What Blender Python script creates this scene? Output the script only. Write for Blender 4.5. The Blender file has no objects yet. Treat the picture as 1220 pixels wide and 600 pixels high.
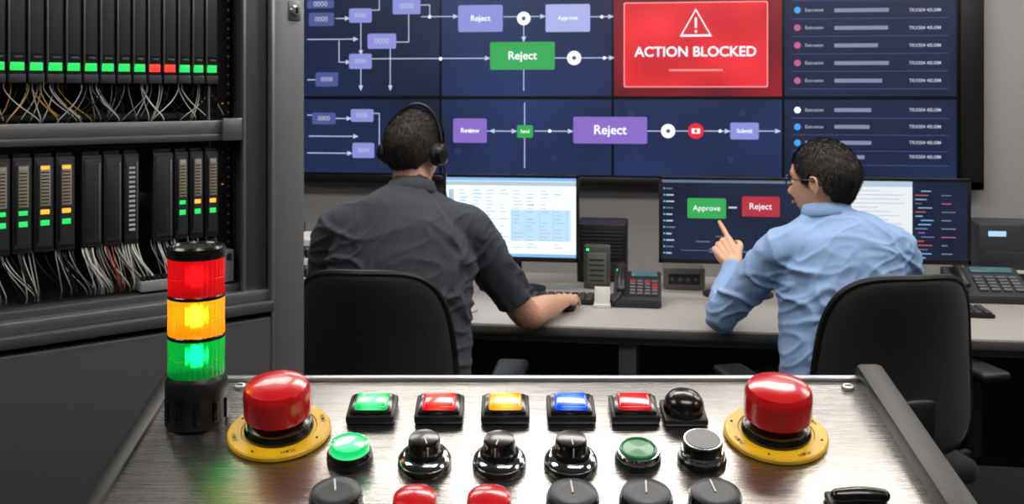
import bpy, bmesh, math, random
from math import sin, cos, pi, radians, sqrt, exp, atan2
from mathutils import Vector, Matrix, noise
random.seed(7)
V=Vector
TH=radians(8); FPX=1220.0; EYE=1.5
RZ=Matrix.Rotation(TH,4,'Z')
def T(x,y,z): return Matrix.Translation((x,y,z))
def frame(o,ux,uy,base=Matrix.Identity(4)):
    ux=V(ux).normalized(); uy=V(uy).normalized(); n=ux.cross(uy)
    m=Matrix.Identity(4)
    for i in range(3):
        m[i][0]=ux[i]; m[i][1]=uy[i]; m[i][2]=n[i]; m[i][3]=o[i]
    return base@m
def survey(fr,px,py,h=0.0):
    """photo measurement -> metres on a real plane of the room"""
    d=RZ.to_3x3()@V(((px-610)/FPX,1,-(py-110)/FPX)); o=V((0,0,EYE))
    mi=fr.inverted(); o2=mi@o; d2=mi.to_3x3()@d
    t=(h-o2.z)/d2.z; p=o2+d2*t
    return p.x,p.y
# ------------------------------------------------ materials
def hx(h):
    h=h.lstrip('#'); r=[]
    for i in (0,2,4):
        c=int(h[i:i+2],16)/255; r.append(c/12.92 if c<=.04045 else ((c+.055)/1.055)**2.4)
    return (*r,1)
MC={}
def mat(name,col,rough=.5,metal=0,emit=None,es=0,bump=0,bscale=60,stretch=(1,1,1),var=0,coat=0,trans=0,radial=None,aniso=0,sheen=0,sss=0,rvar=0,core=None,ior=None):
    if name in MC: return MC[name]
    m=bpy.data.materials.new(name); m.use_nodes=True; nt=m.node_tree; N=nt.nodes; L=nt.links
    b=N['Principled BSDF']; c=hx(col)
    b.inputs['Base Color'].default_value=c; b.inputs['Roughness'].default_value=rough; b.inputs['Metallic'].default_value=metal
    b.inputs['Coat Weight'].default_value=coat; b.inputs['Transmission Weight'].default_value=trans
    if ior: b.inputs['IOR'].default_value=ior
    if sheen: b.inputs['Sheen Weight'].default_value=sheen
    if sss:
        b.inputs['Subsurface Weight'].default_value=sss; b.inputs['Subsurface Radius'].default_value=(.02,.008,.004)
    if emit:
        b.inputs['Emission Color'].default_value=hx(emit); b.inputs['Emission Strength'].default_value=es
    tc=N.new('ShaderNodeTexCoord')
    if bump or var or rvar:
        mp=N.new('ShaderNodeMapping'); mp.inputs['Scale'].default_value=stretch; L.new(tc.outputs['Object'],mp.inputs['Vector'])
        nz=N.new('ShaderNodeTexNoise'); nz.inputs['Scale'].default_value=bscale; nz.inputs['Detail'].default_value=5; L.new(mp.outputs[0],nz.inputs['Vector'])
        if bump:
            bp=N.new('ShaderNodeBump'); bp.inputs['Strength'].default_value=bump; bp.inputs['Distance'].default_value=.004
            L.new(nz.outputs[0],bp.inputs['Height']); L.new(bp.outputs[0],b.inputs['Normal'])
        if var:
            mx=N.new('ShaderNodeMix'); mx.data_type='RGBA'
            mx.inputs[6].default_value=tuple(x*(1-var) for x in c[:3])+(1,); mx.inputs[7].default_value=tuple(min(1,x*(1+var)) for x in c[:3])+(1,)
            L.new(nz.outputs[0],mx.inputs[0]); L.new(mx.outputs[2],b.inputs['Base Color'])
        if rvar:
            mr=N.new('ShaderNodeMapRange'); mr.inputs[3].default_value=rough-rvar; mr.inputs[4].default_value=rough+rvar
            L.new(nz.outputs[0],mr.inputs[0]); L.new(mr.outputs[0],b.inputs['Roughness'])
    if radial: # lamp sits behind the middle of the lens
        ln=N.new('ShaderNodeVectorMath'); ln.operation='LENGTH'; L.new(tc.outputs['Object'],ln.inputs[0])
        mr=N.new('ShaderNodeMapRange'); mr.inputs[1].default_value=0.012; mr.inputs[2].default_value=radial[0]; mr.inputs[3].default_value=es; mr.inputs[4].default_value=es*radial[1]
        L.new(ln.outputs['Value'],mr.inputs[0]); L.new(mr.outputs[0],b.inputs['Emission Strength'])
        if core:
            m2=N.new('ShaderNodeMapRange'); m2.inputs[1].default_value=0.013; m2.inputs[2].default_value=radial[0]*.85; L.new(ln.outputs['Value'],m2.inputs[0])
            mx=N.new('ShaderNodeMix'); mx.data_type='RGBA'; mx.inputs[6].default_value=hx(core); mx.inputs[7].default_value=hx(emit)
            L.new(m2.outputs[0],mx.inputs[0]); L.new(mx.outputs[2],b.inputs['Emission Color'])
    MC[name]=m; return m
def glow(name,col,es=1.0,base='050505',rough=.4): return mat(name,base,rough,emit=col,es=es)
# ------------------------------------------------ mesh builder
class MB:
    def __init__(s): s.bm=bmesh.new(); s.mats=[]
    def mi(s,m):
        if m not in s.mats: s.mats.append(m)
        return s.mats.index(m)
    def merge(s,tb,m,M=None):
        M=M or Matrix.Identity(4); i=s.mi(m); tb.verts.index_update()
        vm=[s.bm.verts.new(M@v.co) for v in tb.verts]
        for f in tb.faces:
            try: nf=s.bm.faces.new([vm[v.index] for v in f.verts]); nf.material_index=i; nf.smooth=True
            except ValueError: pass
        tb.free()
    def raw(s,vs,fs,m,M=None):
        M=M or Matrix.Identity(4); i=s.mi(m); vm=[s.bm.verts.new(M@V(v)) for v in vs]
        for f in fs:
            try: nf=s.bm.faces.new([vm[k] for k in f]); nf.material_index=i; nf.smooth=True
            except ValueError: pass
    def box(s,c,sz,m,bev=.002,M=None,R=None,seg=2):
        tb=bmesh.new(); bmesh.ops.create_cube(tb,size=1); bmesh.ops.scale(tb,vec=sz,verts=tb.verts)
        if bev: bmesh.ops.bevel(tb,geom=tb.edges[:],offset=min(bev,min(sz)*.45),segments=seg,affect='EDGES',profile=.5)
        X=T(*c)
        if R is not None: X=X@R
        s.merge(tb,m,(M or Matrix.Identity(4))@X)
    def bx(s,x0,x1,y0,y1,z0,z1,m,bev=.002,M=None): s.box(((x0+x1)/2,(y0+y1)/2,(z0+z1)/2),(abs(x1-x0),abs(y1-y0),abs(z1-z0)),m,bev,M)
    def lathe(s,prof,m,M=None,n=40,rf=None,sx=1,sy=1):
        vs=[];fs=[]
        for r,z in prof:
            for k in range(n):
                a=2*pi*k/n; rr=r*(rf(a) if rf else 1); vs.append((rr*cos(a)*sx,rr*sin(a)*sy,z))
        for j in range(len(prof)-1):
            for k in range(n):
                k2=(k+1)%n; fs.append((j*n+k,j*n+k2,(j+1)*n+k2,(j+1)*n+k))
        fs.append(tuple(range(n))[::-1]); fs.append(tuple((len(prof)-1)*n+k for k in range(n)))
        s.raw(vs,fs,m,M)
    def prism(s,poly,z0,z1,m,M=None,bev=0):
        tb=bmesh.new(); v0=[tb.verts.new((x,y,z0)) for x,y in poly]; v1=[tb.verts.new((x,y,z1)) for x,y in poly]; n=len(poly)
        tb.faces.new(v0[::-1]); tb.faces.new(v1)
        for k in range(n): tb.faces.new((v0[k],v0[(k+1)%n],v1[(k+1)%n],v1[k]))
        if bev: bmesh.ops.bevel(tb,geom=tb.edges[:],offset=bev,segments=2,affect='EDGES')
        s.merge(tb,m,M)
    def ell(s,c,r,m,M=None,R=None,u=24,v=16):
        tb=bmesh.new(); bmesh.ops.create_uvsphere(tb,u_segments=u,v_segments=v,radius=1); bmesh.ops.scale(tb,vec=r,verts=tb.verts)
        X=T(*c)
        if R is not None: X=X@R
        s.merge(tb,m,(M or Matrix.Identity(4))@X)
    def tube(s,pts,m,M=None,xref=V((1,0,0)),n=16,sub=4,cap0='r',cap1='r'):
        """pts: (pos,rx,ry). elliptical tapered limb, catmull-rom interpolated"""
        P=[(V(p[0]),p[1],p[2] if len(p)>2 else p[1]) for p in pts]
        Q=[]
        for i in range(len(P)-1):
            p0=P[max(i-1,0)];p1=P[i];p2=P[i+1];p3=P[min(i+2,len(P)-1)]
            for k in range(sub):
                t=k/sub
                def cr(a,b,c,d): return .5*((2*b)+(c-a)*t+(2*a-5*b+4*c-d)*t*t+(3*b-a-3*c+d)*t**3)
                Q.append((cr(p0[0],p1[0],p2[0],p3[0]),cr(p0[1],p1[1],p2[1],p3[1]),cr(p0[2],p1[2],p2[2],p3[2])))
        Q.append(P[-1])
        rings=[]; xref=V(xref); A=None
        for i,(p,rx,ry) in enumerate(Q):
            t=(Q[min(i+1,len(Q)-1)][0]-Q[max(i-1,0)][0]).normalized()
            r=xref if A is None else A
            a=r-t*r.dot(t)
            if a.length<1e-3: a=t.orthogonal()
            a.normalize(); A=a
            rings.append((p,t,a,t.cross(a),rx,ry))
        out=[]
        if cap0=='r':
            p,t,a,b,rx,ry=rings[0]; r=min(rx,ry)
            for q in (1.45,1.05,.55): out.append((p-t*r*sin(q),a,b,rx*cos(q),ry*cos(q)))
        for p,t,a,b,rx,ry in rings: out.append((p,a,b,rx,ry))
        if cap1=='r':
            p,t,a,b,rx,ry=rings[-1]; r=min(rx,ry)
            for q in (.55,1.05,1.45): out.append((p+t*r*sin(q),a,b,rx*cos(q),ry*cos(q)))
        vs=[];fs=[]
        for p,a,b,rx,ry in out:
            for k in range(n):
                g=2*pi*k/n; vs.append(p+a*rx*cos(g)+b*ry*sin(g))
        for j in range(len(out)-1):
            for k in range(n):
                k2=(k+1)%n; fs.append((j*n+k,j*n+k2,(j+1)*n+k2,(j+1)*n+k))
        fs.append(tuple(range(n))[::-1]); fs.append(tuple((len(out)-1)*n+k for k in range(n)))
        s.raw(vs,fs,m,M)
    def wire(s,pts,r,m,M=None,n=6,sub=5): s.tube([(p,r,r) for p in pts],m,M,n=n,sub=sub,cap0='f',cap1='f')
    def obj(s,name,M=None,parent=None,sharp=40,recalc=True):
        if recalc: bmesh.ops.recalc_face_normals(s.bm,faces=s.bm.faces)
        me=bpy.data.meshes.new(name); s.bm.to_mesh(me); s.bm.free()
        for m in s.mats: me.materials.append(m)
        if sharp: me.set_sharp_from_angle(angle=radians(sharp))
        o=bpy.data.objects.new(name,me); bpy.context.scene.collection.objects.link(o)
        if parent: o.parent=parent
        if M is not None: o.matrix_basis=M
        return o
    def fuse(s,name,voxel,M=None,parent=None,smooth=5,disp=None,m=None):
        o=s.obj('tmp',sharp=0)
        r=o.modifiers.new('r','REMESH'); r.mode='VOXEL'; r.voxel_size=voxel
        q=o.modifiers.new('s','SMOOTH'); q.iterations=smooth; q.factor=.5
        dg=bpy.context.evaluated_depsgraph_get(); me=bpy.data.meshes.new_from_object(o.evaluated_get(dg))
        bpy.data.objects.remove(o); me.name=name
        if disp:
            ns=[v.normal.copy() for v in me.vertices]
            for v,n in zip(me.vertices,ns): v.co=v.co+n*disp(v.co)
        me.materials.clear(); me.materials.append(m)
        for p in me.polygons: p.use_smooth=True; p.material_index=0
        o=bpy.data.objects.new(name,me); bpy.context.scene.collection.objects.link(o)
        if parent: o.parent=parent
        if M is not None: o.matrix_basis=M
        return o
def empty(name,M):
    e=bpy.data.objects.new(name,None); e.empty_display_size=.1; bpy.context.scene.collection.objects.link(e); e.matrix_basis=M; return e
def text(s,m,parent,x,y,z,width=None,size=.03,name='label_text',bold=0.0,align='CENTER',base=None):
    c=bpy.data.curves.new(name,'FONT'); c.body=s; c.size=size; c.align_x=align; c.align_y='CENTER'; c.offset=bold*size
    c.materials.append(m); o=bpy.data.objects.new(name,c); bpy.context.scene.collection.objects.link(o)
    o.parent=parent; B=(base or Matrix.Identity(4))@T(x,y,z)
    o.matrix_basis=B
    if width:
        bpy.context.view_layer.update(); w=o.dimensions.x
        if w>0: c.size=size*width/w; c.offset=bold*c.size
    return o

# ------------------------------------------------ ROOM (room axes = world axes)
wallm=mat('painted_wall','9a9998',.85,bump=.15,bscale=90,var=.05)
floorm=mat('floor_vinyl','232427',.45,bump=.05,bscale=30,var=.15)
ceilm=mat('ceiling_tile','b4b3b0',.9,bump=.2,bscale=120)
WY=5.2
def slab(name,*a,m=wallm):
    b=MB(); b.bx(*a,m,0); return b.obj(name)
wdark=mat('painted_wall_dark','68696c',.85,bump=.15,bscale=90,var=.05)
slab('floor',-3.6,4.3,-1.6,WY+.1,-.1,0,m=floorm)
slab('ceiling',-3.6,4.3,-1.6,WY+.1,2.9,3.0,m=ceilm)
slab('wall_back',-3.6,4.3,WY,WY+.1,0,2.9)
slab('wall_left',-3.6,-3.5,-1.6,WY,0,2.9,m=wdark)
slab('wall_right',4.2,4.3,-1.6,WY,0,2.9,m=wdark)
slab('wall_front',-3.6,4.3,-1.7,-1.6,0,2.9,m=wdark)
bb=MB(); bb.bx(-3.5,4.2,WY-.015,WY,0,.1,mat('baseboard','3a3a3c',.5),.003); bb.obj('baseboard_back')
def ceiling_light(x,y,w,d,es):
    b=MB(); fr=mat('light_frame','c8c8c8',.4,.3)
    b.bx(-w/2-.03,w/2+.03,-d/2-.03,d/2+.03,-.03,.0,fr,.004)
    b.bx(-w/2,w/2,-d/2,d/2,-.036,-.028,mat('light_diffuser%g'%es,'ffffff',.5,emit='fff9f2',es=es),0)
    b.obj('ceiling_light_panel',T(x,y,2.9))
for x,y,w,e in ((-1.5,2.75,1.2,9),(.05,2.7,1.5,12.5),(1.8,2.75,1.3,10),(-1.2,4.4,1.2,9),(1.2,4.4,1.2,9),(3.2,4.2,1.2,10),(-1.9,.7,1.2,9),(.5,.4,1.4,10),(2.8,1.0,1.2,8)):
    ceiling_light(x,y,w,.6,e)

# ------------------------------------------------ VIDEO WALL
VF=frame((0,WY-.09,0),(1,0,0),(0,0,1))
def vp(px,py): return survey(VF,px,py)
class UI:
    """flat graphics shown on a display, drawn as thin layers on the display face"""
    def __init__(s,fr,b): s.f=fr; s.b=b
    def rect(s,x0,y0,x1,y1,m,l=1,r=0):
        cx,cy=(x0+x1)/2,(y0+y1)/2
        u0=survey(s.f,x0,cy)[0];u1=survey(s.f,x1,cy)[0];v0=survey(s.f,cx,y1)[1];v1=survey(s.f,cx,y0)[1]
        s.rm(u0,v0,u1,v1,m,l,r*(u1-u0)/(x1-x0))
        return (u0+u1)/2,(v0+v1)/2,u1-u0,v1-v0
    def rm(s,u0,v0,u1,v1,m,l=1,r=0):
        z=.0004*l; P=[]
        if r<=0: P=[(u0,v0,z),(u1,v0,z),(u1,v1,z),(u0,v1,z)]
        else:
            for cx,cy,a0 in ((u1-r,v0+r,-90),(u1-r,v1-r,0),(u0+r,v1-r,90),(u0+r,v0+r,180)):
                for k in range(5):
                    a=radians(a0+22.5*k); P.append((cx+r*cos(a),cy+r*sin(a),z))
        s.b.raw(P,[tuple(range(len(P)))],m)
    def line(s,pts,m,w=1.3,l=2,arrow=False):
        for (a,b_),(c,d) in zip(pts,pts[1:]):
            p=V(survey(s.f,a,b_)); q=V(survey(s.f,c,d))
            if abs(a-c)>abs(b_-d): q.y=p.y if b_==d else q.y
            else: q.x=p.x
            t=(q-p); 
            if t.length<1e-6: continue
            t.normalize(); nn=V((-t.y,t.x))*w*.5*.0041; z=.0004*l
            s.b.raw([(*(p-nn),z),(*(q-nn),z),(*(q+nn),z),(*(p+nn),z)],[(0,1,2,3)],m)
        if arrow:
            w2=V((-t.y,t.x))*.012; tip=q+t*.01; bk=q-t*.018
            s.b.raw([(*tip,z),(*(bk+w2),z),(*(bk-w2),z)],[(0,1,2)],m)
    def circ(s,px,py,r,m,l=3):
        u,v=survey(s.f,px,py); u2=survey(s.f,px+r,py)[0]; R=u2-u; z=.0004*l
        s.b.raw([(u+R*cos(k*pi/12),v+R*sin(k*pi/12),z) for k in range(24)],[tuple(range(24))],m)
        return u,v,R
def screen_mat(name,c0,c1,scale,es=1):
    m=bpy.data.materials.new(name); m.use_nodes=True; N=m.node_tree.nodes; L=m.node_tree.links; b=N['Principled BSDF']
    b.inputs['Base Color'].default_value=(.004,.004,.006,1); b.inputs['Roughness'].default_value=.35
    tc=N.new('ShaderNodeTexCoord'); nz=N.new('ShaderNodeTexNoise'); nz.inputs['Scale'].default_value=scale; nz.inputs['Detail'].default_value=1
    L.new(tc.outputs['Object'],nz.inputs['Vector'])
    cr=N.new('ShaderNodeValToRGB'); cr.color_ramp.elements[0].position=.3; cr.color_ramp.elements[1].position=.7
    cr.color_ramp.elements[0].color=hx(c0); cr.color_ramp.elements[1].color=hx(c1)
    L.new(nz.outputs[0],cr.inputs[0]); L.new(cr.outputs[0],b.inputs['Emission Color']); b.inputs['Emission Strength'].default_value=es
    return m
blackp=mat('black_plastic','0c0d0f',.4,bump=.05,bscale=300)
navy=screen_mat('display_navy','14203f','263766',1.7,1.0)
navy2=screen_mat('display_navy_dark','0e1830','1b2a4d',1.5,1.0)
redbg=screen_mat('display_red_glow','44101f','961a28',2.2,1.05)
redbox=screen_mat('display_red_alert','b01622','f0343a',2.6,1.2)
lav=glow('ui_lavender','878cd2',1.1); lavd=glow('ui_lavender_dim','525998',.95); lavl=glow('ui_lavender_light','a6ace2',1.1); pur=glow('ui_purple','8468c2',1.1)
grn=glow('ui_green','31a050',1.15); white=glow('ui_white','f4f6ff',1.2); linem=glow('ui_line','c2cdf0',1.0); dimline=glow('ui_line_dim','2d3b6c',.8); capt=glow('ui_caption','c9d0e6',.9)
grey=glow('ui_grey','8590ac',.95); dark=glow('ui_row','1a2444',.9); redc=glow('ui_red','e0263c',1.1); pink=glow('ui_pink','c0608e',1); blue=glow('ui_blue','4aa3ee',1); pinkl=glow('ui_pale_pink','ff9a9a',1.1)
b=MB()
zt=vp(640,-4)[1]; zr=vp(640,114.5)[1]; zr2=vp(640,118.5)[1]; zb=vp(640,208)[1]; h=zt-zr
cols=[vp(x,160)[0] for x in (322,525,730,933,1141)]
uL,uR=cols[0]-.03,vp(1172,110)[0]
b.bx(uL,uR,zb-.05,zt+h+.08,-.07,-.004,blackp,.006)
b.bx(cols[-1]+.01,uR,zb-.05,zt+h+.08,-.02,.01,blackp,.004)
b.bx(uL,uR,zb-.05,zb-.008,-.02,.01,blackp,.004)
ui=UI(VF,b)
rows=[(zb,zr2),(zr,zt),(zt+.015,zt+h)]
for i in range(4):
    for j,(a,c) in enumerate(rows):
        m=redbg if (i==2 and j==1) else (navy2 if i in(0,3) else navy)
        ui.rm(cols[i]+.006,a,cols[i+1]-.006,c,m,0)
        if m!=redbg:
            n=8
            for k in range(1,n):
                u=cols[i]+(cols[i+1]-cols[i])*k/n; ui.rm(u-.0006,a,u+.0006,c,dimline if i in (1,2) else dark,.5)
            for k in range(1,4):
                v=a+(c-a)*k/4; ui.rm(cols[i]+.006,v-.0006,cols[i+1]-.006,v+.0006,dark,.5)
tx=[]
for r,m,t in (((366,0,398,10),lavd,0),((368,15,398,31),lavd,0),((416,10,443,27),lav,0),((468,-2,501,17),lav,0),((438,40,472,58),lav,0),((416,64,443,82),lav,0),((376,86,403,103),lavd,0),
  ((546,6,599,38),lav,'Reject'),((650,5,703,38),lavl,'Approve'),((584,50,661,83),grn,'Reject'),
  ((372,134,400,148),lavd,0),((418,130,445,145),lav,0),((420,170,446,188),lav,0),((540,141,580,170),pur,'Review'),((616,149,635,164),grn,'Send'),((683,139,771,171),pur,'Reject'),((870,146,904,166),lav,'Submit')):
    c=ui.rect(*r,m,3,2)
    if t: tx.append((t,c,.44 if r[2]-r[0]>50 else .55,white,.015))
    else: tx.append(('0000',c,.5,capt,0))
for p,a in (([(502,20),(544,20)],1),([(600,20),(648,20)],1),([(703,20),(729,20)],1),([(501,6),(512,6),(512,20)],0),([(430,27),(430,64)],1),([(430,82),(430,106)],1),([(487,17),(487,50),(472,50)],0),
  ([(366,47),(425,47)],1),([(452,0),(452,12),(443,12)],0),([(443,70),(582,70)],1),([(624,28),(624,48)],1),([(624,83),(624,108)],0),([(661,69),(676,69)],0),([(692,69),(730,69)],1),([(400,22),(415,22)],1),([(366,95),(376,95)],0),([(404,74),(416,74)],1),([(404,74),(404,48)],0),([(465,58),(465,106)],1),
  ([(366,137),(372,137)],0),([(400,141),(417,141)],1),([(452,176),(452,135),(445,135)],0),([(366,182),(418,182)],1),([(368,162),(425,162)],1),([(580,156),(614,156)],1),([(637,156),(681,156)],1),([(771,156),(787,156)],0),([(804,156),(820,156)],0),([(839,156),(868,156)],1),([(904,156),(928,156)],1),([(625,122),(625,149)],0),([(625,164),(625,200)],0),([(600,156),(585,156)],1)):
    ui.line(p,linem,1.1,2,bool(a))
for p in ((512,20),(525,70),(717,20),(560,156),(655,156),(858,156),(720,69)): ui.circ(*p,2,white)
ui.circ(624,22,8,white); ui.circ(684,69,8.5,white); ui.circ(796,156,8.5,white); ui.circ(829,156,9.5,redc)
ui.circ(624,22,2.5,lavd,4); ui.circ(684,69,2.5,lavd,4); ui.circ(796,156,2.5,lavd,4); ui.rect(824,153,834,159,white,4,1); ui.circ(829,156,2,redc,5)
for p in ((546,180),(600,135),(625,190),(660,188),(752,135),(760,188),(885,135),(870,190),(560,100)): ui.circ(*p,4,dimline,1)
# alert window
ac=ui.rect(743,2,915,104,pinkl,3,2); ui.rect(744.3,3.3,913.7,102.7,redbox,4,2)
u,v=vp(829,28)
for s_,m,l in ((.078,white,5),(.066,redbox,6)):
    ui.b.raw([(u-s_,v-s_*.82,.0004*l),(u+s_,v-s_*.82,.0004*l),(u,v+s_*.95,.0004*l)],[(0,1,2)],m)
ui.rm(u-.005,v-.022,u+.005,v+.03,white,7); ui.rm(u-.005,v-.045,u+.005,v-.033,white,7)
ui.rect(797,82.5,861,84.5,pinkl,5)
# event list columns
for y,dc,bw in ((12,blue,65),(33,pink,64),(54,pink,52),(75,pink,65),(96,pink,57),(-10,pink,60),(131,white,44),(151,blue,42),(170,blue,44),(187,pink,36)):
    ui.rect(943,y-9,1130,y+9.5,dark,1); ui.rect(943,y+9.5,1130,y+10.1,lavd,2)
    ui.circ(950,y,4,dc); ui.rect(994,y-2.3,994+bw,y+2.3,grey,2,1)
    a,c=vp(970,y); tx.append(('Extrusion',(a,c,.12,.03),.7,capt,0)); a,c=vp(1102,y); tx.append(('TRXS04 40U0M',(a,c,.17,.03),.85,capt,.01))
vw=b.obj('video_wall_display',VF,sharp=0,recalc=False)
for t,c,k,mm,bo in tx: text(t,mm,vw,c[0],c[1],.0022,width=c[2]*k,name='display_caption',bold=bo)
text('ACTION BLOCKED',white,vw,ac[0],vp(829,62)[1],.003,width=.59,name='display_alert_text',bold=.018)

# ------------------------------------------------ DESK
deskm=mat('desk_laminate','a09d9a',.36,bump=.03,bscale=200,var=.04); steel=mat('desk_steel','6b6d70',.4,.6); darkm=mat('dark_panel','111214',.55,bump=.03); edgem=mat('desk_edge','4c4a49',.5)
DZ=.74; DY0=3.33; DY1=4.3
DF=frame((0,0,DZ),(1,0,0),(0,1,0))
def dk(px,py): return survey(DF,px,py)
b=MB()
b.bx(-2.4,2.9,DY0,DY1,DZ-.03,DZ,deskm,.004); b.bx(-2.4,2.9,DY0-.004,DY0+.02,DZ-.034,DZ-.006,edgem,.003)
b.bx(-2.35,2.85,DY1-.25,DY1-.23,.1,DZ-.03,darkm,.002)
for x in (-2.3,-1.0,survey(frame((0,DY0+.1,0),(1,0,0),(0,0,1)),748,430)[0],1.62,2.8):
    b.bx(x-.03,x+.03,DY0+.07,DY0+.12,0.02,DZ-.03,steel,.004); b.bx(x-.03,x+.03,DY1-.32,DY1-.27,.02,DZ-.03,steel,.004)
    b.bx(x-.035,x+.035,DY0+.02,DY1-.2,0,.03,steel,.005); b.bx(x-.02,x+.02,DY0+.05,DY1-.25,DZ-.07,DZ-.03,steel,.003)
b.bx(-2.3,2.8,DY0+.06,DY0+.09,DZ-.07,DZ-.03,steel,.003)
b.obj('control_room_desk')
b=MB(); x0=1.66
b.bx(x0,x0+.5,DY0+.03,DY0+.6,0.03,DZ-.036,mat('pedestal','232528',.5,.2),.005)
for k in range(3):
    b.bx(x0+.012,x0+.488,DY0+.012,DY0+.03,.06+k*.215,.26+k*.215,mat('drawer_front','2b2d31',.45,.2),.004)
    b.bx(x0+.17,x0+.33,DY0-.004,DY0+.012,.2+k*.215,.215+k*.215,steel,.004)
for dx in(.05,.45):
    for dy in (.1,.52): b.bx(x0+dx-.02,x0+dx+.02,DY0+dy-.02,DY0+dy+.02,0,.035,darkm,.004)
b.obj('drawer_pedestal')

# ------------------------------------------------ MONITORS
def monitor(px0,px1,py0,py1,y=3.86,draw=None,yaw=0):
    F0=frame((0,y,0),(1,0,0),(0,0,1)); cy=(py0+py1)/2; cx=(px0+px1)/2
    u0=survey(F0,px0,cy)[0];u1=survey(F0,px1,cy)[0];v0=survey(F0,cx,py1)[1];v1=survey(F0,cx,py0)[1]
    b=MB(); ox=(u0+u1)/2; M=T(ox,y,0)@frame((0,0,0),(1,0,0),(0,0,1)); w=(u1-u0)/2
    # bezel & shell
    b.bx(-w,w,v0,v1,-.022,-.001,blackp,.006); b.bx(-w*.7,w*.7,v0+.05,v1-.05,-.045,-.02,blackp,.012)
    t=.012
    b.bx(-w,w,v1-t,v1,-.01,.003,blackp,.002); b.bx(-w,w,v0,v0+t*1.5,-.01,.003,blackp,.002)
    b.bx(-w,-w+t,v0,v1,-.01,.003,blackp,.002); b.bx(w-t,w,v0,v1,-.01,.003,blackp,.002)
    b.bx(-.035,.035,DZ+.01,(v0+v1)/2,-.07,-.045,blackp,.006)
    tb=[( .13*cos(a),.09*sin(a)) for a in [k*pi/16 for k in range(32)]]
    b.prism(tb,DZ,DZ+.012,blackp,Matrix.Translation((0,0,-.05))@Matrix(((1,0,0,0),(0,0,1,0),(0,-1,0,0),(0,0,0,1))))
    u=UI(M,b); draw(u,-w+t,w-t,v0+t*1.5,v1-t)
    return b.obj('computer_monitor',M,sharp=30,recalc=False)
sw=glow('screen_white','e6f1fa',1.35); sl=glow('screen_line','a9bccb',1.2); sb=glow('screen_blue','7fb0e0',1.2); sk=screen_mat('screen_dark','131a2c','1d2743',4); sg=glow('screen_gray_text','6e7f95',.9); so=glow('screen_orange','cf6a4c',.9)
def d1(u,a,c,e,f):
    u.rm(a,e,c,f,sw,0); W=c-a; Hh=f-e
    u.rm(a,f-.012,c,f,sb,1); u.rm(a,f-.03,c,f-.014,sl,1)
    u.rm(a+.01,e+.02,a+.03,f-.045,sl,1)
    u.rm(a+W*.5,e+.06,c-.02,f-.12,glow('screen_pale_blue','b4d6f4',1.2),.5)
    for q in range(9):
        x=a+W*(.09+.105*q); u.rm(x,e+.02,x+.0012,f-.045,sb,.8)
    for k in range(17):
        y=f-.05-k*(Hh-.07)/17
        for q in range(8):
            x=a+W*(.1+.105*q); 
            if random.random()<.8: u.rm(x,y,x+W*.105*random.uniform(.3,.8),y+.004,random.choice([sl,sl,sb,sl,grn if q==5 and k%4==0 else sl]),1)
    u.rm(a,e,c,e+.012,sb,1)
monitor(528,690,208,311,draw=d1)
def d2(u,a,c,e,f):
    u.rm(a,e,c,f,sk,0)
    u.rm(a,f-.010,c,f,sg,1)
    for k in range(11):
        y=f-.035-k*.024; u.rm(a+.014,y,a+.014+random.uniform(.02,.04),y+.005,capt if k%3 else sg,1); u.rm(a+.005,y,a+.01,y+.006,sb,1)
    u.rm(a+.064,e+.006,a+.066,f-.015,dark,1)
    u.rect(819,236,865,260,grn,2,2); u.rect(884,234,929,258,glow('ui_red_soft','b8303f',1),2,2); u.line([(868,247),(878,247)],linem,1.5)
    for k in range(9):
        x=a+.08+random.random()*.35; y=e+.02+random.random()*.1; u.rm(x,y,x+.05,y+.004,sg,1)
    u.rm(a+.07,e+.03,c-.02,e+.032,sg,1)
m2=monitor(785,978,211,315,draw=d2)
def mtext(mo,t,px,py,w):
    x,y=survey(mo.matrix_basis,px,py); text(t,white,mo,x,y,.0015,width=w,name='screen_caption')
mtext(m2,'Approve',842,248,.10); mtext(m2,'Reject',906,246,.08)
def d3(u,a,c,e,f):
    x=survey(u.f,1087,260)[0]; u.rm(a,e,x,f,glow('screen_paper','e2e5ea',1.1),0); u.rm(x,e,c,f,sk,0)
    u.rm(a,f-.02,x,f,sl,1)
    for k in range(17):
        y=f-.036-k*.015; u.rm(a+.05,y,x-random.uniform(.02,.12),y+.003,sl,1)
        q=x+.01+random.choice([0,.01,.02]); u.rm(q,y,q+random.uniform(.02,.05),y+.0035,random.choice([sg,so,sb,pur,grey]),1)
        if k%2: u.rm(x+.1,y,x+.1+random.uniform(.02,.05),y+.0035,random.choice([sg,pink,grey]),1)
    u.rm(x+.085,e,x+.087,f,dark,1)
monitor(984,1157,212,314,draw=d3)

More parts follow.
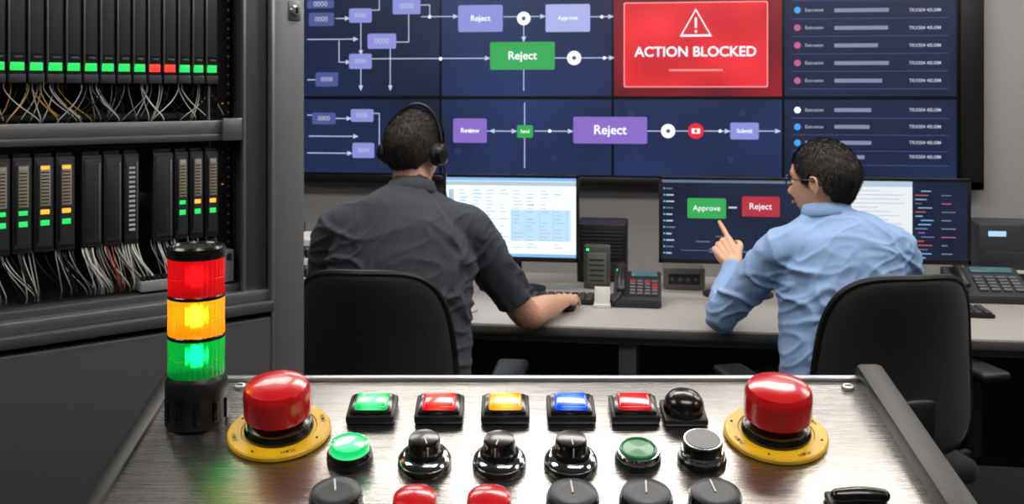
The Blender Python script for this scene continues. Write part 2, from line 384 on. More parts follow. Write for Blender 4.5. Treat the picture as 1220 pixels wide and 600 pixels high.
# ------------------------------------------------ DESK OBJECTS
keyred=glow('key_red','c03030',.7); grled=glow('led_green','2dff6a',2.0); whl=mat('white_plastic','d0d0ce',.5); keym=mat('key_gray','55585e',.5); dgr=mat('dark_gray_plastic','26282c',.45,bump=.04,bscale=200)
def desk_phone(px,py,w,d,name,red=True):
    x,y=dk(px,py); b=MB(); M=T(x,y,DZ)
    prof=[(0,0),(0,.025),(d*.15,.035),(d,.10),(d,0)]
    Mx=Matrix(((0,0,1,-w/2),(1,0,0,0),(0,1,0,0),(0,0,0,1)))
    b.prism(prof,0,w,dgr,Mx,.004)
    sl_=atan2(.065,d*.85); R=T(0,d*.15,.035)@Matrix.Rotation(sl_,4,'X'); L=d*.85/cos(sl_)
    # handset in its cradle at left
    b.tube([((-w*.34,.01,.022),.018,.012),((-w*.34,L*.25,.034),.015,.010),((-w*.34,L*.7,.034),.015,.010),((-w*.34,L*.98,.022),.018,.012)],blackp,R)
    b.box((w*.14,L*.84,.003),(w*.55,L*.2,.006),mat('phone_lcd','42606a',.2,emit='6fa0b0',es=.1),.002,R)
    for i in range(4):
        for j in range(5):
            mm=keyred if (red and ((i==3 and j in(2,3)) or (j==4 and i in (0,2)))) else keym
            b.box((w*(-.1+.155*i),L*(.07+.115*j),.004),(w*.11,L*.075,.009),mm,.0015,R)
    b.wire([(-w*.34,.02,.05),(-w*.5,-.0,.01),(-w*.55,.06,.006),(-w*.5,.12,.006)],.0035,blackp)
    b.obj(name,M)
desk_phone(759,367,.17,.19,'desk_phone')
desk_phone(1186,362,.27,.21,'intercom_phone',False)
x,y=dk(717,336); b=MB()
b.bx(-.1,.1,0,.2,0,.235,blackp,.008)
for k in range(8): b.bx(-.08,.08,-.003,.002,.10+k*.014,.105+k*.014,dgr,.001)
b.bx(-.08,.08,-.003,.003,.03,.08,dgr,.002); b.bx(.06,.07,-.005,0,.045,.055,grled,.001)
b.obj('mini_computer',T(x,y,DZ))
x,y=dk(711,344); b=MB()
b.bx(-.05,.05,0,.07,0,.165,mat('gray_device','474a48',.5),.006); b.bx(-.036,.036,-.003,.004,.02,.14,mat('gray_device_face','63665f',.5),.003)
for k in range(5): b.bx(-.028,.028,-.006,0,.03+k*.02,.036+k*.02,dgr,.001)
b.bx(-.04,-.03,-.005,0,.148,.156,grled,.001)
b.obj('network_switch_box',T(x,y,DZ))
x,y=dk(815,345); b=MB()
b.bx(-.08,.08,0,.1,0,.085,mat('beige_device','6d6a66',.5),.008); b.bx(-.06,.06,-.003,.002,.02,.06,dgr,.002)
for k in range(4): b.lathe([(.006,0),(.006,.005),(.005,.006)],keym,T(-.045+k*.03,-.002,.04)@Matrix.Rotation(pi/2,4,'X'),16)
b.obj('intercom_speaker_box',T(x,y,DZ))
x,y=dk(1205,343); b=MB()
b.bx(-.12,.12,0,.2,0,.25,mat('printer_shell','2a2e33',.5),.012); b.bx(-.1,.1,-.004,.003,.04,.14,dgr,.004); b.bx(-.085,-.02,-.004,.002,.2,.22,mat('printer_display','101018',.3,emit='9fc8ee',es=1.3),.001)
b.bx(-.09,.09,-.02,.01,.06,.07,whl,.001)
b.obj('label_printer',T(x,y,DZ))
x,y=dk(717,367); b=MB()
b.bx(-.03,.03,0,.05,0,.012,whl,.001); b.box((0,.03,.04),(.055,.012,.06),whl,.003,None,Matrix.Rotation(-.15,4,'X'))
b.obj('note_card_holder',T(x,y,DZ))
# paper tray at far left
x,y=dk(385,345); b=MB()
for k in range(3):
    z=.012+k*.075; b.bx(-.16,.16,0,.24,z,z+.005,dgr,.001); b.bx(-.15,.15,.0,.23,z+.005,z+.03,whl,.001)
for sx in(-.158,.158): b.bx(sx-.004,sx+.004,.0,.24,0,.23,dgr,.001)
b.obj('paper_tray',T(x,y,DZ))
# keyboards
def keyboard(cx,cy):
    b=MB(); b.bx(-.21,.21,-.07,.07,0,.014,blackp,.004)
    for r in range(5):
        for c in range(14): b.box((-.19+c*.0292,-.052+r*.026,.017),(.024,.021,.008),dgr,.002,seg=1)
    b.obj('computer_keyboard',T(cx,cy,DZ))
keyboard(-.34,3.73); keyboard(.92,3.70)

# ------------------------------------------------ CHAIRS
fab=mat('chair_fabric','0e0f12',.8,bump=.5,bscale=400,var=.2,sheen=.1); cpl=mat('chair_plastic','0c0d0f',.45)
def office_chair(x,y,yaw,back_top=1.005,hw=.225,arm=.34,zb=.5):
    b=MB(); hgt=(back_top-zb)/2; cz=(back_top+zb)/2; n=64; rr=[0.02,.2,.4,.6,.75,.86,.93,.97,1.0]
    def pt(t,r,side):
        ct,st=cos(t),sin(t); e=2/4.2
        X=(abs(ct)**e)*(1 if ct>0 else -1)*r; Z=(abs(st)**e)*(1 if st>0 else -1)*r
        w=hw*(1.02-.10*Z-.05*Z*Z); xx=X*w; zz=cz+Z*hgt
        th=.030*(max(0,1-r**5))**.5+.004
        yy=-.25+.075*X*X-(zz-zb)*.10+.03*sin((zz-zb)*6.0)
        return (xx,yy+(th if side>0 else -th*.8),zz)
    for side in(1,-1):
        vs=[pt(2*pi*k/n,r,side) for r in rr for k in range(n)]
        fs=[(j*n+k,j*n+(k+1)%n,(j+1)*n+(k+1)%n,(j+1)*n+k) for j in range(len(rr)-1) for k in range(n)]+[tuple(range(n))]
        b.raw(vs,fs,fab)
    rim=[pt(2*pi*k/n,1.0,1) for k in range(n)]; rb=[pt(2*pi*k/n,1.0,-1) for k in range(n)]
    b.raw(rim+rb,[(k,(k+1)%n,n+(k+1)%n,n+k) for k in range(n)],cpl)
    rp=[( (V(p)+V(q))/2,.011,.011) for p,q in zip(rim,rb)]; b.tube(rp+[rp[0]],cpl,n=8,sub=1)
    # spine bracket
    b.tube([((0,-.30,.66),.05,.012),((0,-.31,.58),.04,.014),((0,-.29,.45),.035,.016),((0,-.2,.385),.035,.018),((0,-.02,.38),.05,.02)],cpl)
    # seat cushion
    b.box((0,.02,.425),(.5,.48,.075),fab,.035,seg=5); b.box((0,.02,.385),(.42,.4,.03),cpl,.012)
    for s in(-1,1):
        b.tube([((s*.16,.0,.385),.028,.014),((s*(arm-.02),.0,.39),.028,.014),((s*arm,.0,.45),.028,.014),((s*arm,.0,.64),.024,.014)],cpl)
        b.box((s*arm,.01,.658),(.10,.25,.034),cpl,.016,seg=4)
    b.lathe([(.035,.2),(.035,.37),(.05,.385)],cpl); b.lathe([(.022,.08),(.022,.3)],mat('chrome','c9cbd0',.12,1))
    for k in range(5):
        a=2*pi*k/5+.3; R=Matrix.Rotation(a,4,'Z')
        b.tube([((.02,0,.11),.03,.022),((.17,0,.095),.022,.016),((.3,0,.075),.018,.012)],cpl,R,xref=V((0,1,0)))
        for s in(-1,1): b.lathe([(.004,-.01),(.026,-.009),(.028,0),(.026,.009),(.004,.01)],cpl,R@T(.30,s*.018,.028)@Matrix.Rotation(pi/2,4,'X'),20)
        b.bx(.285,.315,-.02,.02,.045,.07,cpl,.005,R)
    b.obj('office_chair',RZ@T(x,y,0)@Matrix.Rotation(yaw,4,'Z'))
office_chair(-.378,3.09,radians(-6),hw=.230,arm=.37)
office_chair(1.045,3.06,radians(10),back_top=.995,hw=.23,arm=.37)

# ------------------------------------------------ PEOPLE
def interp(tab,x):
    if x<=tab[0][0]: return tab[0][1]
    for (a,b_),(c,d) in zip(tab,tab[1:]):
        if x<=c:
            t=(x-a)/(c-a); t=t*t*(3-2*t); return b_+(d-b_)*t
    return tab[-1][1]
def head_pt(d):
    x,y,z=d; ax=abs(x)
    X=x*.079*(1-.10*ax**4); Y=y*.101; Z=z*.121
    if z<0:
        k=-z; X*=1-.22*k**1.5
        if y<0: Y*=1-.38*k**1.2
        else: Y*=1+.22*k**1.5
    else:
        X*=1+.40*z*(1-z); Y*=1+.22*z*(1-z)
        if y<0: Y*=1+.04*(1-z)
    if y>0:
        def g(cx,cz,sx,sz): return exp(-((x-cx)/sx)**2-((z-cz)/sz)**2)
        Y+=.024*g(0,-.30,.11,.11)+.012*g(0,-.1,.08,.16)+.008*g(.14,-.36,.08,.07)+.008*g(-.14,-.36,.08,.07)
        Y-=.012*(g(.38,-.01,.19,.11)+g(-.38,-.01,.19,.11))
        Y+=.006*(g(.34,.17,.25,.07)+g(-.34,.17,.25,.07))+.008*g(0,-.55,.2,.035)+.008*g(0,-.64,.17,.04)-.004*g(0,-.595,.25,.018)+.010*g(0,-.86,.25,.12)
    return V((X,Y,Z))
def hairm(d,tab):
    az=atan2(abs(d[0]),d[1]); return max(-1,min(1,(d[2]-interp(tab,az))/.09))
def sph(fn,nu=72,nv=54):
    vs=[];fs=[]
    for j in range(nv+1):
        ph=pi*(j+.001)/(nv+.002)
        for k in range(nu):
            a=2*pi*k/nu; d=(sin(ph)*sin(a),sin(ph)*cos(a),cos(ph)); vs.append(fn(d))
    for j in range(nv):
        for k in range(nu): fs.append((j*nu+k,(j+1)*nu+k,(j+1)*nu+(k+1)%nu,j*nu+(k+1)%nu))
    fs.append(tuple(range(nu))); fs.append(tuple(nv*nu+k for k in range(nu)))
    return vs,fs
def hand_parts(b,m,W,side,curls,spread=1.0,thumb=((.75,.6,-.25),(.45,.85,-.3),(.2,.95,-.2))):
    """W: wrist frame (x across, y to fingers, z back of the hand)"""
    kn=[(.030,.088),(.010,.093),(-.010,.089),(-.029,.080)]
    seg=[(.043,.026,.019),(.047,.029,.020),(.043,.027,.019),(.034,.020,.017)]
    for (kx,ky) in kn:
        b.tube([((side*kx*.55,-.01,0),.012,.012),((side*kx*.8,.04,.002),.0135,.0135),((side*kx,ky,.001),.0115,.0115)],m,W,n=10)
    b.tube([((side*-.026,.02,-.006),.012,.013),((side*-.031,.05,-.008),.011,.012),((side*-.029,.075,-.004),.010,.009)],m,W,n=10)
    b.tube([((side*.012,.0,-.006),.014,.014),((side*.028,.025,-.010),.015,.014),((side*.035,.05,-.008),.011,.010)],m,W,n=10)
    for i,((kx,ky),sg_,cu) in enumerate(zip(kn,seg,curls)):
        p=V((side*kx,ky,0)); a=0; sx=side*(.10,.02,-.05,-.13)[i]*spread; pts=[(p.copy(),.0098,.0098)]
        for j,(L,c) in enumerate(zip(sg_,cu)):
            a+=radians(c); d=V((sx*cos(a),cos(a),-sin(a))).normalized(); r=(.0088,.0080,.0066)[j]*(1 if i<3 else .88)
            pts.append((p+d*L*.5,r*.97,r*.97)); p=p+d*L; pts.append((p.copy(),r,r))
        b.tube(pts,m,W,n=10,sub=2)
        # nail
        q=d.cross(V((1,0,0))).normalized()
        if q.z<0 and abs(a)<pi/2: q=-q
        b.ell(tuple(p-d*.003+q*.0035),(.0052,.0065,.004),m,W,u=8,v=6)
    p=V((side*.022,.022,-.008)); pts=[(p.copy(),.0125,.0125)]
    for L,d,r in zip((.040,.031,.025),thumb,(.0115,.0098,.008)):
        dd=V((side*d[0],d[1],d[2])).normalized(); p=p+dd*L; pts.append((p.copy(),r,r))
    b.tube(pts,m,W,n=10,sub=3)
def wrist(p,y,z):
    y=V(y).normalized(); z=V(z); z=(z-y*z.dot(y)).normalized(); x=y.cross(z)
    m=Matrix.Identity(4)
    for i in range(3): m[i][0]=x[i]; m[i][1]=y[i]; m[i][2]=z[i]; m[i][3]=p[i]
    return m
def folds(seed,amp,anchors,slope=6):
    def f(p):
        q=p+V((seed,0,0)); wv=V((noise.noise(q*4),noise.noise(q*4+V((9,0,0))),noise.noise(q*4+V((0,9,0)))))*.10
        q=q+wv
        n1=noise.noise(V((q.x*5,q.y*5,q.z*11+q.x*slope))); n2=noise.noise(V((q.x*12+4,q.y*9,q.z*22-q.x*slope*1.5))); n3=noise.noise(q*34)
        r1=max(0,1-abs(n1)*4.0)**1.5; r2=max(0,1-abs(n2)*3.5)**1.5
        k=.5
        for c,rad in anchors: k+=1.1*exp(-((p-V(c)).length/rad)**2)
        return amp*k*(r1*.75+r2*.45+n3*.12-.35)
    return f
def person(name,base,skin,hairc,shirtm,pants,shoem,head,shirt_fn,arm_fn,thighs,collar,neck,anch,seed,hairtab,extra):
    root=empty(name,RZ@T(*base)); loc=T(-base[0],-base[1],-base[2])
    # shirt
    b=MB(); shirt_fn(b,shirtm); b.fuse('shirt',.0055,loc,root,8,folds(seed,.012,anch),shirtm)
    # arms & hands
    for i,fn in enumerate(arm_fn):
        b=MB(); fn(b,skin); b.fuse(('right_forearm_hand','left_forearm_hand')[i],.0026,loc,root,3,None,skin)
    # trousers
    b=MB()
    cx,cy=thighs
    b.tube([((cx-.09,cy,.545),.12,.10),((cx+.09,cy,.545),.12,.10)],pants,xref=V((0,1,0)))
    for s in(-1,1):
        b.tube([((cx+s*.09,cy,.54),.10,.09),((cx+s*.11,cy+.22,.535),.088,.082),((cx+s*.12,cy+.42,.53),.068,.068),((cx+s*.12,cy+.47,.47),.062,.066),((cx+s*.12,cy+.46,.3),.058,.062),((cx+s*.12,cy+.44,.09),.05,.055)],pants,cap1='f')
    b.fuse('trousers',.009,loc,root,5,folds(seed+3,.006,[]),pants)
    b=MB()
    for s in(-1,1):
        b.tube([((cx+s*.12,cy+.38,.05),.036,.04),((cx+s*.125,cy+.47,.048),.042,.04),((cx+s*.13,cy+.58,.038),.044,.03),((cx+s*.13,cy+.64,.032),.034,.022)],shoem)
        b.bx(cx+s*.127-.043,cx+s*.127+.043,cy+.35,cy+.67,.0,.02,shoem,.009)
    b.obj('shoes',loc,root)
    # collar
    b=MB(); C=collar
    b.lathe([(.064,-.03),(.061,.018),(.064,.024),(.070,.022),(.079,-.012),(.076,-.016),(.067,.012),(.064,-.03)],shirtm,C,48,sy=1.02)
    b.obj('collar',loc,root,sharp=60)
    # head+neck, one surface
    HM=head; b=MB()
    vs,fs=sph(head_pt); b.raw(vs,fs,skin,HM)
    b.tube(neck,skin,n=24)
    for s in(-1,1):
        E=HM@T(s*.077,-.008,-.012)@Matrix.Rotation(s*radians(16),4,'Z')@Matrix.Rotation(radians(-8),4,'X')
        b.ell((0,0,0),(.006,.014,.026),skin,E)
        b.tube([((s*.004,.010,-.012),.004,.004),((s*.008,.013,.010),.004,.004),((s*.011,.004,.027),.0042,.0042),((s*.012,-.012,.022),.0042,.0042),((s*.012,-.016,.006),.0042,.0042),((s*.009,-.010,-.016),.0042,.0042),((s*.004,.000,-.028),.0055,.0055)],skin,E,n=8)
    b.fuse('head',.0032,loc,root,2,None,skin)
    eyew=mat('eye_white','e8e4e0',.2); iris=mat('iris','2a1a10',.15); lip=mat('lip_skin','9d5a50',.5)
    b=MB()
    for s in(-1,1):
        b.ell((s*.030,.079,-.002),(.0125,.0125,.0125),eyew,HM); b.ell((s*.030,.0878,-.002),(.0055,.004,.0055),iris,HM)
        b.tube([((s*.014,.095,.022),.003,.004),((s*.03,.096,.027),.003,.004),((s*.047,.084,.022),.002,.003)],hairc,HM,n=8)
    b.tube([((-.022,.092,-.070),.002,.003),((-.008,.102,-.067),.003,.005),((.008,.102,-.067),.003,.005),((.022,.092,-.070),.002,.003)],lip,HM,n=8)
    b.obj('eyes_brows_mouth',loc,root)
    # hair
    def hf(d):
        m=hairm(d,hairtab); p=head_pt(d); nrm=V(d).normalized()
        q=noise.noise(V((d[0]*9,d[1]*9,d[2]*5)))*.003+noise.noise(V((d[0]*26,d[1]*26,d[2]*9)))*.002
        return p+nrm*((-.006+.013*((m+1)/2)**.8)+(q if m>0 else 0))
    b=MB(); vs,fs=sph(hf,120,90); b.raw(vs,fs,hairc,HM)
    c=0
    while c<14000:
        d=V((random.gauss(0,1),random.gauss(0,1),random.gauss(0,1))).normalized()
        if hairm(d,hairtab)<-.35: continue
        c+=1; p=hf(d); n_=d
        cmb=V((d.x*.2,-.5 if d.z>.3 else -.1,-1)); tt=(cmb-n_*cmb.dot(n_))
        if tt.length<.05: continue
        tt=tt.normalized()+V((random.gauss(0,.22),random.gauss(0,.22),random.gauss(0,.15)))
        L=random.uniform(.006,.014); w=n_.cross(tt).normalized()*.0005
        p=p-n_*.001; tip=p+tt.normalized()*L+n_*L*.16
        mid=p+tt.normalized()*L*.5+n_*L*.17
        b.raw([p-w,p+w,mid+w*.8,tip,mid-w*.8],[(0,1,2,3,4)],hairc,HM)
    b.obj('hair',loc,root,sharp=0,recalc=False)
    extra(root,loc,HM)
    return root
skin1=mat('skin_tan','c99a80',.5,bump=.08,bscale=180,var=.08,sss=.08); skin2=mat('skin_light_tan','d8a88a',.5,bump=.08,bscale=180,var=.08,sss=.08)
hair1=mat('hair_dark','231b16',.6,bump=.5,bscale=240,stretch=(1,1,.25),var=.35); hair2=mat('hair_black','1a1614',.55,bump=.5,bscale=240,stretch=(1,1,.25),var=.35)
shirt1=mat('charcoal_cotton','32373f',.85,bump=.25,bscale=420,var=.08,sheen=.05); shirt2=mat('blue_cotton','88a6d0',.8,bump=.2,bscale=420,var=.05,sheen=.05)
pants1=mat('dark_trousers','1c1e23',.85,bump=.2,bscale=400); shoem=mat('black_leather','0c0c0c',.35)
def s1(b,m):
    b.tube([((-.335,3.02,.50),.205,.145),((-.335,3.02,.65),.215,.15),((-.335,3.04,.80),.215,.145),((-.333,3.07,.95),.222,.145),((-.33,3.10,1.06),.215,.135),((-.325,3.12,1.13),.165,.112),((-.315,3.14,1.185),.085,.075),((-.31,3.15,1.21),.064,.062)],m,n=32,cap0='f')
    b.tube([((-.22,3.12,1.10),.08,.075),((-.13,3.12,1.075),.074,.074),((-.065,3.165,.97),.068,.068),((-.02,3.197,.90),.066,.066),((.012,3.215,.848),.064,.066)],m,n=24,cap1='f')
    b.tube([((-.44,3.12,1.10),.08,.075),((-.535,3.12,1.075),.072,.072),((-.565,3.16,.96),.066,.066),((-.572,3.19,.87),.064,.064)],m,n=24,cap1='f')
    b.tube([((-.31,3.145,1.165),.062,.055),((-.23,3.13,1.135),.06,.055),((-.15,3.12,1.09),.055,.055)],m,n=20)
    b.tube([((-.31,3.145,1.165),.062,.055),((-.40,3.13,1.135),.06,.055),((-.5,3.12,1.09),.055,.055)],m,n=20)
def a1r(b,m):
    b.tube([((-.02,3.19,.90),.046),((.045,3.25,.797),.047),((.085,3.325,.792),.046),((.13,3.41,.79),.038),((.165,3.475,.786),.0285,.024),((.18,3.50,.784),.027,.020)],m,n=20)
    hand_parts(b,m,wrist((.18,3.505,.786),(.16,1,-.03),(0,0,1)),-1,[(12,22,14),(12,24,14),(14,24,14),(16,24,12)],1.3,((.85,.55,-.25),(.35,.9,-.25),(.1,.95,-.15)))
def a1l(b,m):
    b.tube([((-.573,3.19,.89),.046),((-.572,3.23,.81),.046),((-.53,3.33,.795),.044),((-.46,3.42,.79),.036),((-.42,3.47,.784),.0275,.023),((-.40,3.49,.782),.026,.02)],m,n=20)
    hand_parts(b,m,wrist((-.40,3.492,.784),(.5,.85,-.04),(0,0,1)),1,[(12,22,14),(14,24,14),(16,24,14),(18,24,12)])
HM1=T(-.306,3.19,1.322)@Matrix.Rotation(radians(-24),4,'Z')@Matrix.Rotation(radians(-10),4,'X')
ht1=[(0,.60),(.75,.5),(1.1,.22),(1.3,-.12),(1.42,-.10),(1.52,.12),(1.75,.10),(1.95,-.30),(2.4,-.50),(pi,-.56)]
def ex1(root,loc,HM):
    b=MB(); pl=mat('headset_plastic','0b0b0d',.3)
    arc=[((.096*sin(a),-.005,.006+.136*cos(a)),.0025,.006) for a in [radians(-88+176*k/14) for k in range(15)]]
    b.tube(arc,pl,HM,xref=V((0,1,0)),n=10,sub=2)
    for s in(-1,1):
        C=HM@T(s*.085,-.006,-.014)@Matrix.Rotation(s*pi/2,4,'Y')
        b.lathe([(.02,-.008),(.034,-.006),(.037,.004),(.034,.012),(.030,.014)],mat('headset_cushion','161618',.7),C,32)
        b.lathe([(.030,.010),(.033,.014),(.030,.026),(.020,.031),(.003,.032)],pl,C,32)
        b.bx(-.012,.012,-.006,.006,-.002,.008,pl,.002,HM@T(s*.097,-.005,.012))
    b.wire([(.10,-.004,-.03),(.098,.04,-.06),(.075,.085,-.075),(.045,.105,-.075)],.0022,pl,HM)
    b.ell((.04,.109,-.075),(.009,.006,.006),pl,HM)
    b.obj('headset',loc,root)
    b=MB(); b.wire([(-.21,3.16,1.27),(-.20,3.13,1.18),(-.19,3.25,1.12),(-.17,3.26,1.0),(-.15,3.33,.8),(-.12,3.55,.745)],.0018,pl); b.obj('headset_cable',loc,root)
person('seated_man_with_headset',(-.335,3.05,0),skin1,hair1,shirt1,pants1,shoem,HM1,s1,(a1r,a1l),(-.335,3.02),T(-.309,3.152,1.203)@Matrix.Rotation(radians(-14),4,'X'),
  [((-.31,3.14,1.14),.064,.06),((-.309,3.155,1.20),.060,.060),((-.308,3.18,1.27),.060,.066),((-.307,3.19,1.33),.05,.05)],[((-.14,3.05,1.02),.10),((-.52,3.05,1.02),.10),((-.2,2.95,.85),.12),((0,3.2,.9),.08)],1.3,ht1,ex1)
def s2(b,m):
    b.tube([((.98,3.0,.50),.18,.135),((.98,3.0,.65),.192,.14),((.98,3.02,.80),.19,.135),((.985,3.05,.93),.2,.135),((.985,3.07,1.01),.195,.125),((.975,3.09,1.075),.15,.108),((.962,3.1,1.12),.085,.075),((.957,3.108,1.145),.062,.06)],m,n=32,cap0='f')
    b.tube([((.90,3.08,1.045),.075,.07),((.81,3.07,1.025),.070,.070),((.735,3.13,.925),.061,.060),((.68,3.175,.845),.056,.055),((.66,3.205,.803),.054,.052),((.672,3.255,.825),.051,.05),((.70,3.315,.875),.044,.043),((.718,3.352,.91),.037,.035),((.722,3.362,.918),.039,.037),((.729,3.376,.93),.038,.036)],m,n=24,cap1='f')
    b.tube([((1.07,3.08,1.045),.075,.07),((1.15,3.07,1.02),.070,.070),((1.185,3.12,.92),.061,.060),((1.19,3.18,.825),.056,.054),((1.16,3.28,.80),.048,.048),((1.10,3.40,.79),.038,.036)],m,n=24,cap1='f')
    b.tube([((.96,3.10,1.10),.062,.055),((.89,3.09,1.07),.06,.055),((.82,3.08,1.035),.055,.055)],m,n=20)
    b.tube([((.96,3.10,1.10),.062,.055),((1.06,3.09,1.07),.06,.055),((1.14,3.08,1.035),.055,.055)],m,n=20)
def a2r(b,m):
    b.tube([((1.12,3.36,.79),.03),((1.09,3.42,.788),.027,.022),((1.08,3.44,.784),.026,.02)],m,n=20)
    hand_parts(b,m,wrist((1.08,3.445,.784),(-.35,1,-.05),(0,0,1)),-1,[(12,22,14),(14,24,14),(16,24,14),(18,24,12)])
def a2l(b,m):
    b.tube([((.70,3.315,.875),.031,.029),((.722,3.365,.92),.028,.024),((.733,3.388,.942),.026,.020)],m,n=20)
    hand_parts(b,m,wrist((.733,3.39,.940),(-.30,.74,.56),(-.45,-.6,.65)),1,[(2,6,4),(62,80,45),(68,85,45),(70,85,45)],.8,((.65,.75,-.35),(.2,.9,-.5),(-.25,.8,-.55)))
HM2=T(.952,3.12,1.232)@Matrix.Rotation(radians(48),4,'Z')@Matrix.Rotation(radians(-2),4,'X')
ht2=[(0,.60),(.7,.50),(1.0,.25),(1.25,-.05),(1.36,-.08),(1.46,.16),(1.72,.12),(1.92,-.26),(2.4,-.50),(pi,-.58)]
def ex2(root,loc,HM):
    b=MB(); gm=mat('glasses_frame','101012',.25)
    for s in(-1,1):
        pts=[((s*.031+.024*cos(a),.105-.006*abs(cos(a)),.000+.017*sin(a)),.0022,.0022) for a in [k*pi/10 for k in range(21)]]
        b.tube(pts,gm,HM,n=6,sub=1)
        b.wire([(s*.055,.098,.006),(s*.075,.07,.006),(s*.084,.02,.006),(s*.086,-.01,.004),(s*.081,-.025,-.012)],.0023,gm,HM)
    b.wire([(-.008,.107,.004),(0,.110,.007),(.008,.107,.004)],.002,gm,HM)
    b.obj('glasses',loc,root)
person('seated_man_pointing',(.98,3.02,0),skin2,hair2,shirt2,pants1,shoem,HM2,s2,(a2r,a2l),(.98,3.0),T(.956,3.11,1.137)@Matrix.Rotation(radians(-10),4,'X'),
  [((.962,3.1,1.08),.064,.06),((.957,3.108,1.14),.058,.058),((.954,3.118,1.18),.058,.064),((.953,3.125,1.24),.05,.05)],[((.80,3.02,.98),.09),((1.15,3.0,.98),.09),((.68,3.18,.85),.09),((.86,2.92,.85),.1),((1.1,2.92,.8),.1)],5.1,ht2,ex2)
b=MB()
b.ell((0,0,.012),(.030,.055,.024),blackp); b.bx(-.027,.027,-.045,.045,0,.012,blackp,.008)
b.lathe([(.006,-.003),(.007,0),(.006,.003)],keym,T(0,.028,.034)@Matrix.Rotation(pi/2,4,'Y'),16)
b.obj('computer_mouse',RZ@T(.197,3.595,0)@T(0,0,DZ)@Matrix.Rotation(radians(-9),4,'Z'))

# ------------------------------------------------ ELECTRICAL CABINET
CF=frame((-.526,2.6,0),(.774,.633,0),(0,0,1),RZ)
post=mat('cabinet_steel_light','949597',.34,.6,bump=.05,bscale=30,stretch=(10,.3,1),rvar=.06); csteel=mat('cabinet_steel_dark','656569',.36,.55,bump=.04,bscale=40,rvar=.08); cint=mat('cabinet_interior','131416',.6,.3); railm=mat('rack_rail','8a8b8e',.35,.7); edge=mat('edge_steel','b0b2b6',.3,.8)
b=MB()
b.bx(-.085,0,0,2.3,-.45,0,post,.006); b.bx(-1.25,-1.12,0,2.3,-.45,0,csteel,.004); b.bx(-1.12,-.085,2.1,2.3,-.45,0,csteel,.004)
b.bx(-1.12,-.085,0,2.3,-.45,-.43,cint,0); b.bx(-1.12,-.085,1.0,2.1,-.22,-.20,cint,0)
b.bx(-.093,-.084,.0,2.25,-.02,.004,edge,.002)
b.bx(-.155,-.093,1.0,2.1,-.10,-.022,csteel,.004); b.bx(-.160,-.152,1.0,2.1,-.03,-.014,edge,.002)
b.bx(-1.12,-.088,.958,.985,-.05,.012,csteel,.005); b.bx(-1.12,-.088,.985,1.012,-.04,-.006,railm,.004); b.bx(-1.12,-.10,1.0,1.03,-.2,-.035,csteel,.003)
b.bx(-1.12,-.088,.06,.945,-.03,.002,csteel,.008); b.bx(-1.15,0,0,.05,-.4,-.02,cint,.003)
# rack rails
for v0,v1 in ((1.395,1.432),(1.98,2.02)):
    b.bx(-1.12,-.16,v0,v1,-.06,-.03,railm,.003); b.bx(-1.12,-.16,v0-.012,v0+.004,-.09,-.026,csteel,.002)
b.bx(-1.12,-.2,1.435,1.45,-.2,-.08,cint,.002)
b.box((-.185,1.41,-.022),(.05,.055,.012),railm,.003)
# din rails behind modules
b.bx(-1.12,-.2,1.22,1.255,-.2,-.17,edge,.002); b.bx(-1.12,-.2,1.62,1.66,-.2,-.17,edge,.002)
# slotted vertical duct
b.bx(-.228,-.168,1.03,2.08,-.17,-.075,cint,.003)
for k in range(44):
    v=1.06+k*.023
    b.bx(-.222,-.2,v,v+.011,-.076,-.0735,csteel,.001)
    b.lathe([(.003,0),(.003,.002)],edge,T(-.172,v,-.075),10)
for k in range(16):
    v=random.uniform(1.16,1.36) if k<10 else random.uniform(1.46,1.95); u=random.choice([-.215,-.205,-.19]); b.bx(u,u+.004,v,v+.004,-.074,-.070,random.choice([keyred,glow('led_amber_dim','d07a2a',.8),keym,keym]),.001)
# lock + hinge on the post
b.lathe([(.014,0),(.014,.006),(.010,.010),(.010,.014)],edge,T(-.030,1.705,0),24); b.box((-.030,1.705,.016),(.004,.014,.006),cint,.001); b.bx(-.046,-.014,1.68,1.73,-.002,.004,railm,.002)
# gray terminal box, bottom right
b.bx(-.245,-.172,1.035,1.115,-.1,-.04,mat('gray_housing','7c7d80',.5),.004)
for k in range(4): b.bx(-.238+k*.016,-.228+k*.016,1.09,1.105,-.041,-.036,cint,.001)
b.bx(-.40,-.25,1.035,1.06,-.12,-.04,mat('terminal_gray','97989a',.5),.003)
for k in range(12): b.bx(-.395+k*.012,-.387+k*.012,1.055,1.07,-.06,-.045,cint,.001)
b.obj('electrical_cabinet',CF)
D=-.055; MF=CF@T(0,0,D)
pl_=mat('plc_plastic','2a2c2f',.4,bump=.03,bscale=200); pl2=mat('plc_face','3a3d41',.4); lbl=mat('plc_label','b3ab98',.6,var=.35,bscale=260); G=glow('plc_led_green','25cf5c',1.4); Rr=glow('plc_led_red','f03828',1.6); Y=glow('plc_led_amber','ffb03a',1.5)
b=MB(); xs=[-32,-13,8,32,54,77,98,118,138,157,175,193,211,228,244,260]
for i in range(len(xs)-1):
    u0=survey(MF,xs[i],98)[0]+.0012; u1=survey(MF,xs[i+1],98)[0]-.0012; w=u1-u0
    b.bx(u0,u1,1.52,1.80,-.11,0,pl_,.003); b.bx(u0+w*.14,u1-w*.14,1.585,1.79,-.001,.003,pl2,.001)
    b.bx(u0+w*.04,u0+w*.13,1.56,1.79,0,.0045,railm,.0005)
    m=Rr if i in(10,11) else G
    b.bx(u0+w*.12,u1-w*.12,1.548,1.566,0,.004,m,.001); b.bx(u0+w*.05,u1-w*.05,1.521,1.54,0,.006,pl2,.001)
    b.bx(u0+w*.35,u1-w*.2,1.575,1.58,0,.004,keym,.0005)
b.obj('plc_module_rack',MF)
b=MB()
